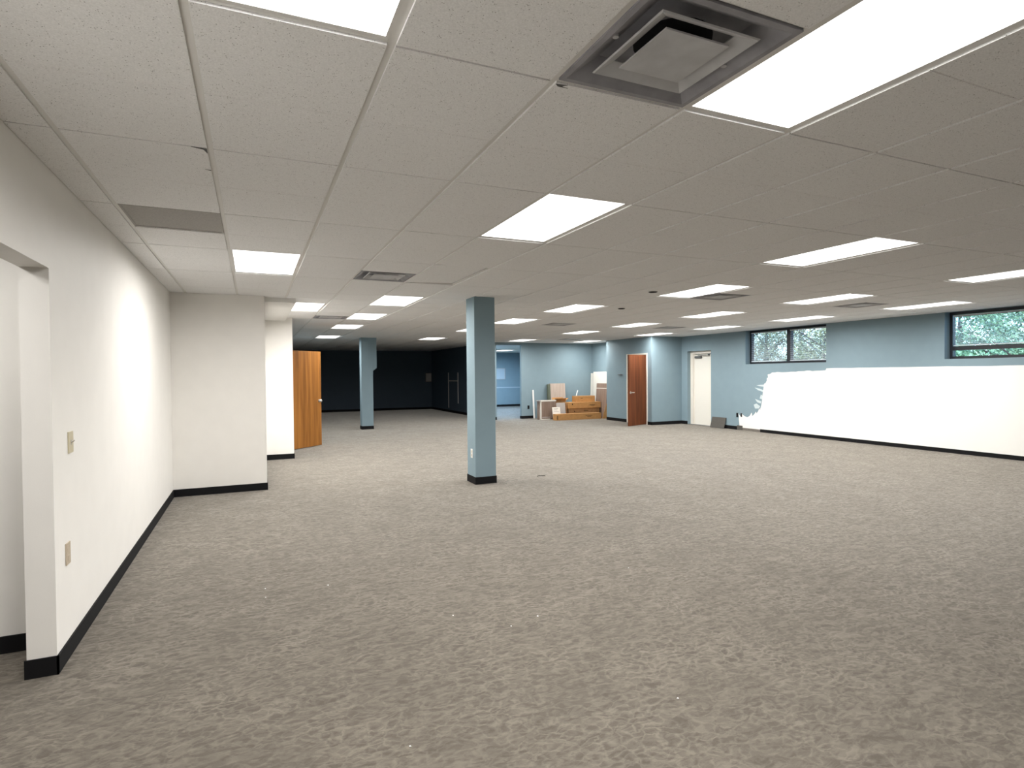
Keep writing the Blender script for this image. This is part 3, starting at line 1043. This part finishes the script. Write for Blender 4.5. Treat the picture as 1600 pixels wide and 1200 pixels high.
# metal standards on the dark side wall
t = empty('wall_rack', (24.6, 74.6, 0))
tag(t, 'thin metal rack of uprights on the dark side wall', 'rack')
for yv, z0 in ((2.0, 0.6), (-2.05, 1.35)):
    boxobj('upright', (-0.07, 0, yv-0.07, yv+0.07, z0, 5.4), 'papergrey', t)
boxobj('crossbar', (-0.06, 0, -2.0, 1.95, 4.22, 4.36), 'papergrey', t)
# far lit room: board and chair rail
t = empty('pin_board', (35.3, YB, 5.2))
tag(t, 'pale blue board on the daylit wall seen through the far opening', 'board')
boxobj('board', (-1.3, 1.3, -0.05, 0, -0.8, 0.8), 'pinboard', t)
bm = bmesh.new()
for d in ((-1.38, 1.38, -0.07, 0, 0.8, 0.87), (-1.38, 1.38, -0.07, 0, -0.87, -0.8), (-1.38, -1.3, -0.07, 0, -0.8, 0.8), (1.3, 1.38, -0.07, 0, -0.8, 0.8)):
    bx(bm, *d)
obj('board_frame', bm, 'papergrey', t)
struct(boxobj('trim_5', (25.0, XR, YB-0.06, YB, 2.95, 3.1), 'pinboard'))
t = empty('wall_bracket', (XC, 51.6, 4.96))
tag(t, 'thin dark bracket on the blue closet wall left of the red-brown door', 'bracket')
boxobj('bar', (-0.1, 0, -0.42, 0.42, -0.03, 0.03), 'closer', t)
boxobj('mount', (-0.04, 0, -0.1, 0.1, -0.06, 0.06), 'closer', t)

# ------------------------------------------------------------------ things by the exit door
def slab(name, w_, h_, th, mat, loc, rz, lean, label, cat, edge_mat=None, group=None):
    """a board standing on its lower edge, facing local -Y, leaning back by lean degrees"""
    t = empty(name, loc, rz)
    tag(t, label, cat, group)
    b = boxobj('board', (-w_/2, w_/2, 0, th, 0, h_), mat, t, min(0.01, th/4))
    b.rotation_euler = (math.radians(-lean), 0, 0)
    b.location = (0, 0, 0.006)
    return t, b
t, b = slab('carpet_square', 1.75, 1.0, 0.05, 'carpet_back', (XR-0.36, 41.2, 0), -math.pi/2, 17,
            'charcoal carpet square leaning on the wall beside the exit door', 'carpet square')

# ------------------------------------------------------------------ the pile of boxes and panels
def carton(name, x0, x1, y0, y1, z0, z1, mat, label, rz=0.0, marks=(), holes=(), group='cardboard boxes in the pile'):
    cx, cyy = (x0+x1)/2, (y0+y1)/2
    t = empty(name, (cx, cyy, z0), rz)
    tag(t, label, 'box', group)
    hx, hy, h = (x1-x0)/2, (y1-y0)/2, z1-z0
    boxobj('body', (-hx, hx, -hy, hy, 0, h-0.012), mat, t, 0.02)
    boxobj('flap', (-hx+.01, hx-.01, -hy+.005, -0.01, h-0.012, h), mat, t)
    boxobj('flap', (-hx+.01, hx-.01, 0.01, hy-.005, h-0.012, h), mat, t)
    boxobj('tape', (-hx-.004, hx+.004, -0.09, 0.09, h-0.03, h+0.004), 'tape', t)
    for (a, b_, c, d) in marks:
        boxobj('printed_mark', (a-cx, b_-cx, -hy-0.006, -hy+0.01, c-z0, d-z0), 'print', t)
    for (a, c) in holes:
        bm = bmesh.new(); cyl(bm, (a-cx, -hy-0.006, c-z0), (a-cx, -hy+.02, c-z0), 0.07, n=12); obj('hand_hole', bm, 'black', t)
    return t
carton('cardboard_box', 30.2, 35.95, 55.98, 56.75, 0, 0.68, 'card', 'long low cardboard box lying at the front of the pile',
       marks=((33.9, 34.8, .40, .46), (34.1, 34.6, .30, .36), (30.3, 30.45, .1, .5)), rz=math.radians(-0.6))
carton('cardboard_box', 32.3, 36.55, 57.0, 58.4, 0, 0.61, 'card2', 'cardboard box at the bottom of the pile behind the long front box')
carton('cardboard_box', 32.5, 36.5, 57.2, 58.4, 0.62, 1.17, 'card2', 'dark middle cardboard box under the long upper box',
       holes=((33.2, .85),), marks=((34.4, 35.0, .86, .96),))
carton('cardboard_box', 32.35, 36.58, 57.05, 58.45, 1.18, 1.87, 'card', 'long upper cardboard box with a printed mark, carrying the small box',
       holes=((32.85, 1.66),), marks=((35.1, 35.8, 1.5, 1.58), (35.25, 35.7, 1.4, 1.45)))
carton('cardboard_box', 33.55, 36.2, 57.6, 58.4, 1.875, 2.55, 'card', 'smallest cardboard box sitting on top of the pile',
       marks=((34.2, 34.5, 2.25, 2.33),), rz=math.radians(3))
# opened carton with loose flaps, on a low stack behind
t = empty('open_carton', (32.15, 58.9, 0))
tag(t, 'opened cardboard carton with bent flaps behind the grey boards', 'box', 'cardboard boxes in the pile')
boxobj('side_panel', (-0.9, 0.75, -0.25, -0.22, 0, 2.0), 'card2', t)
boxobj('side_panel', (-0.9, 0.75, 0.22, 0.25, 0, 2.0), 'card2', t)
boxobj('end_panel', (-0.9, -0.87, -0.22, 0.22, 0, 2.0), 'card2', t)
boxobj('end_panel', (0.72, 0.75, -0.22, 0.22, 0, 2.0), 'card2', t)
boxobj('bottom_panel', (-0.87, 0.72, -0.22, 0.22, 0.0, 0.03), 'card2', t)
f = boxobj('flap', (-0.75, 0.7, -0.40, 0, 0, 0.02), 'card', t); f.location = V(0, -0.23, 2.0); f.rotation_euler = (math.radians(-50), 0, 0)
f = boxobj('flap', (0, 0.5, -0.2, 0.2, 0, 0.02), 'card', t); f.location = V(0.73, 0, 2.0); f.rotation_euler = (0, math.radians(-35), 0)
f = boxobj('flap', (-0.75, 0.7, 0, 0.40, 0, 0.02), 'card', t); f.location = V(0, 0.23, 2.0); f.rotation_euler = (math.radians(70), 0, 0)

# stack of framed sheets at the left of the pile
t = empty('framed_panels', (30.15, 57.95, 0))
tag(t, 'stack of grey-brown panels with white rims standing at the left of the pile', 'panel stack')
boxobj('front_sheet', (-0.78, 1.02, -0.04, 0.0, 0.10, 2.02), 'lamin', t)
boxobj('rear_sheets', (-1.0, 0.95, 0.16, 0.62, 0, 2.05), 'lamin', t, 0.01)
bm = bmesh.new()
for d in ((-0.9, 1.08, -0.06, 0.14, 2.02, 2.18), (-0.9, -0.78, -0.06, 0.14, 0, 2.02), (-0.78, 0.3, -0.05, 0.14, 0, 0.1)):
    bx(bm, *d)
obj('white_rim', bm, 'paper', t)
boxobj('corner_cap', (-1.12, -0.9, -0.1, 0.62, 2.05, 2.17), 'papergrey', t)
boxobj('inner_rim', (-0.75, 0.28, -0.075, -0.045, 0.22, 0.28), 'papergrey', t)

t, b = slab('laminate_board', 1.95, 3.98, 0.30, 'lamin_light', (32.55, 59.62, 0), 0, 5,
            'tall pale grey-brown panel leaning on the blue wall behind the pile', 'panel')
e = boxobj('side_edge', (-1.30, -0.975, 0.0, 0.30, 0, 3.93), 'green_edge', t)
e.rotation_euler = (math.radians(-5), 0, 0)
slab('grey_board', 1.1, 1.86, 0.12, 'papergrey', (31.52, 57.14, 0), 0, 7, 'small pale grey board leaning against the boxes', 'board')
slab('cardboard_sheet', 0.13, 1.75, 0.4, 'card2', (32.2, 57.3, 0), 0, 0.0, 'narrow upright cardboard piece beside the small grey board', 'cardboard')
t, b = slab('white_board', 0.95, 1.42, 0.06, 'paper', (30.75, 56.45+.35, 0), math.radians(-4), 12,
            'white printed board leaning in front of the framed panels', 'board')
for zz, ww in ((1.22, .55), (1.08, .4), (0.9, .62)):
    q = boxobj('printed_line', (-0.3, -0.3+ww, -0.006, 0.004, zz, zz+0.05), 'papergrey', b)
t = empty('white_strip', (29.52, 60.02, 0))
tag(t, 'tall thin white strip standing against the blue wall left of the pile', 'strip')
b = boxobj('strip', (-0.1, 0.1, 0, 0.05, 0.0, 3.3), 'whiteplastic', t, 0.01)
b.rotation_euler = (math.radians(-5.0), 0, 0)
b = boxobj('back_rib', (-0.05, 0.05, 0.05, 0.07, 0.02, 3.28), 'whiteplastic', t)
b.rotation_euler = (math.radians(-5.0), 0, 0)
t = empty('white_stick', (34.2, 59.0, 0))
tag(t, 'white stick poking up at a slant behind the top box', 'stick')
bm = bmesh.new(); cyl(bm, (-0.55, 0, 0.03), (0.8, 0.55, 3.1), 0.06, n=10); obj('rod', bm, 'whiteplastic', t)
bm = bmesh.new(); cyl(bm, (0.8, 0.55, 3.1), (0.82, 0.555, 3.13), 0.07, n=10); obj('end_cap', bm, 'whiteplastic', t)

# right end of the pile
t, b = slab('white_partition_board', 3.15, 5.3, 0.12, 'cream', (XBC-0.38, 58.15, 0), -math.pi/2, 2,
            'tall white panel standing in the alcove behind the closet corner', 'panel')
t, b = slab('white_partition_board', 0.45, 5.15, 0.08, 'paper', (XBC-0.40, 60.05, 0), -math.pi/2, 2,
            'narrow white panel standing at the left edge of the tall white panel', 'panel')
t, b = slab('laminate_board', 2.3, 3.95, 0.10, 'lamin', (36.70, 57.35, 0), -math.pi/2, 4,
            'dark grey-brown panel leaning beside the closet corner', 'panel')
q = boxobj('face_sheet', (-1.1, 1.1, -0.03, 0.0, 0.1, 3.4), 'papergrey', t)
q.rotation_euler = (math.radians(-4), 0, 0); q.data.materials[0] = M['lamin']
q = boxobj('pale_rim', (-1.1, 1.1, -0.04, 0.0, 3.36, 3.44), 'paper', t)
q.rotation_euler = (math.radians(-4), 0, 0)
# slanted sheet of cardboard
t = empty('slanted_sheet', (36.3, 55.75, 0))
tag(t, 'slanted cardboard sheet leaning at the right end of the pile', 'cardboard')
bm = bmesh.new()
pts = [(-0.35, 0, 0.005), (0.75, 0, 0.005), (0.75, 0.32, 1.95), (0.45, 0.28, 1.75)]
fa = bm.faces.new([bm.verts.new(V(*p)) for p in pts])
ex = bmesh.ops.extrude_face_region(bm, geom=[fa])
for v in ex['geom']:
    if isinstance(v, bmesh.types.BMVert):
        v.co.y += 0.03*S
obj('sheet', bm, 'card', t)
boxobj('fold_strip', (-0.30, 0.74, -0.012, 0.0, 0.006, 0.05), 'tape', t)

# ------------------------------------------------------------------ crumbs on the carpet
CRUMBS = [(0.2, 15.1, 'farther of the two crumbs lying close together at left'), (0.2, 14.5, 'nearer of the two crumbs lying close together at left'),
          (1.6, 14.7, 'lone crumb right of the close pair'), (3.8, 11.7, 'crumb in the middle foreground, left of two more'),
          (4.7, 10.7, 'crumb in the middle foreground, lowest of three'), (5.4, 10.9, 'crumb in the middle foreground, rightmost of three'),
          (1.9, 7.8, 'crumb nearest the bottom edge of the picture'), (8.9, 12.6, 'crumb in the right foreground, farthest from the bottom edge'),
          (6.0, 7.2, 'crumb in the right foreground, nearest the bottom edge'), (37.5, 33.1, 'white paper crumb by the black baseboard under the white paint')]
for (x, y, lab) in CRUMBS:
    bm = bmesh.new()
    bmesh.ops.create_icosphere(bm, subdivisions=1, radius=0.016*S)
    for v in bm.verts:
        v.co *= random.uniform(.6, 1.4)
        v.co.z *= 0.6
    o = obj('white_crumb', bm, 'whiteplastic')
    o.location = V(x, y, 0.010)
    tag(o, lab if lab[0] == 'w' else 'tiny white '+lab, 'crumb', 'white crumbs on the carpet')
bm = bmesh.new()
for a in range(4):
    cyl(bm, (-0.22+a*0.11, math.sin(a*1.7)*0.06, 0.012), (-0.11+a*0.11, math.sin((a+1)*1.7)*0.06, 0.014), 0.018, n=6)
o = obj('dark_thread', bm, 'base')
o.location = V(13.1, 25.9, 0)
tag(o, 'dark scrap of thread on the carpet right of the near column', 'scrap')

# ------------------------------------------------------------------ trees outside the windows
def tree(x, y, h, r, nleaf, mat, label, group):
    t = empty('tree', (x, y, -0.3))
    tag(t, label, 'tree', group)
    rnd = random.Random(int(x*31+y*7))
    bm = bmesh.new()
    cyl(bm, (0, 0, 0), (0.2, 0.1, h*0.45), 0.45, 0.3, 10)
    cyl(bm, (0.2, 0.1, h*0.45), (0.1, -0.1, h*0.8), 0.3, 0.12, 8)
    obj('trunk', bm, 'bark', t)
    for k in range(6):
        a = k*1.05+rnd.random()
        z = h*rnd.uniform(.2, .6)
        bm = bmesh.new()
        cyl(bm, (0.1, 0, z), (math.cos(a)*r*.75, math.sin(a)*r*.75, z+h*.18), 0.14, 0.05, 6)
        obj('branch', bm, 'bark', t)
    vs, fs = [], []
    blobs = [(rnd.uniform(-.75, .75)*r, rnd.uniform(-.75, .75)*r, rnd.uniform(.15, .95)*h, rnd.uniform(.18, .38)*r) for _ in range(34)]
    for k in range(nleaf):
        b_ = rnd.choice(blobs)
        d = Vector((rnd.gauss(0, 1), rnd.gauss(0, 1), rnd.gauss(0, 1))).normalized()*b_[3]*rnd.uniform(.6, 1.05)
        p = Vector((b_[0], b_[1], b_[2]))+d
        n_ = Vector((rnd.gauss(0, 1), rnd.gauss(0, 1), rnd.gauss(0, 1)+.5)).normalized()
        a = n_.orthogonal().normalized(); c = n_.cross(a)
        L, W = rnd.uniform(.12, .24), rnd.uniform(.06, .12)
        i0 = len(vs)
        for q in (p-a*L, p+c*W, p+a*L, p-c*W):
            vs.append((q.x*S, q.y*S, q.z*S))
        fs.append((i0, i0+1, i0+2, i0+3))
    me = bpy.data.meshes.new('foliage')
    me.from_pydata(vs, [], fs)
    me.materials.append(M[mat])
    o = bpy.data.objects.new('foliage', me)
    C.objects.link(o); o.parent = t
    o['kind'] = 'stuff'
ga, gb = 'trees beyond the two-pane window', 'trees beyond the crossbar window'
for (x, y, h, r, lab) in ((62, 48, 15, 6, 'yellowing tree nearest the right pane of the two-pane window'),
                          (70, 64, 17, 7, 'yellowing tree filling the left pane of the two-pane window'),
                          (88, 73, 22, 8, 'tall yellowing tree farthest behind the two-pane window')):
    tree(x, y, h, r, 9000, 'leaf_a', lab, ga)
for (x, y, h, r, lab) in ((58, 26, 14, 6, 'leafy green tree nearest the window with the crossbar'),
                          (72, 39, 17, 6.5, 'leafy green tree at the left end of the crossbar window'),
                          (90, 44, 22, 8, 'tall green tree farthest behind the crossbar window')):
    tree(x, y, h, r, 9000, 'leaf_b', lab, gb)
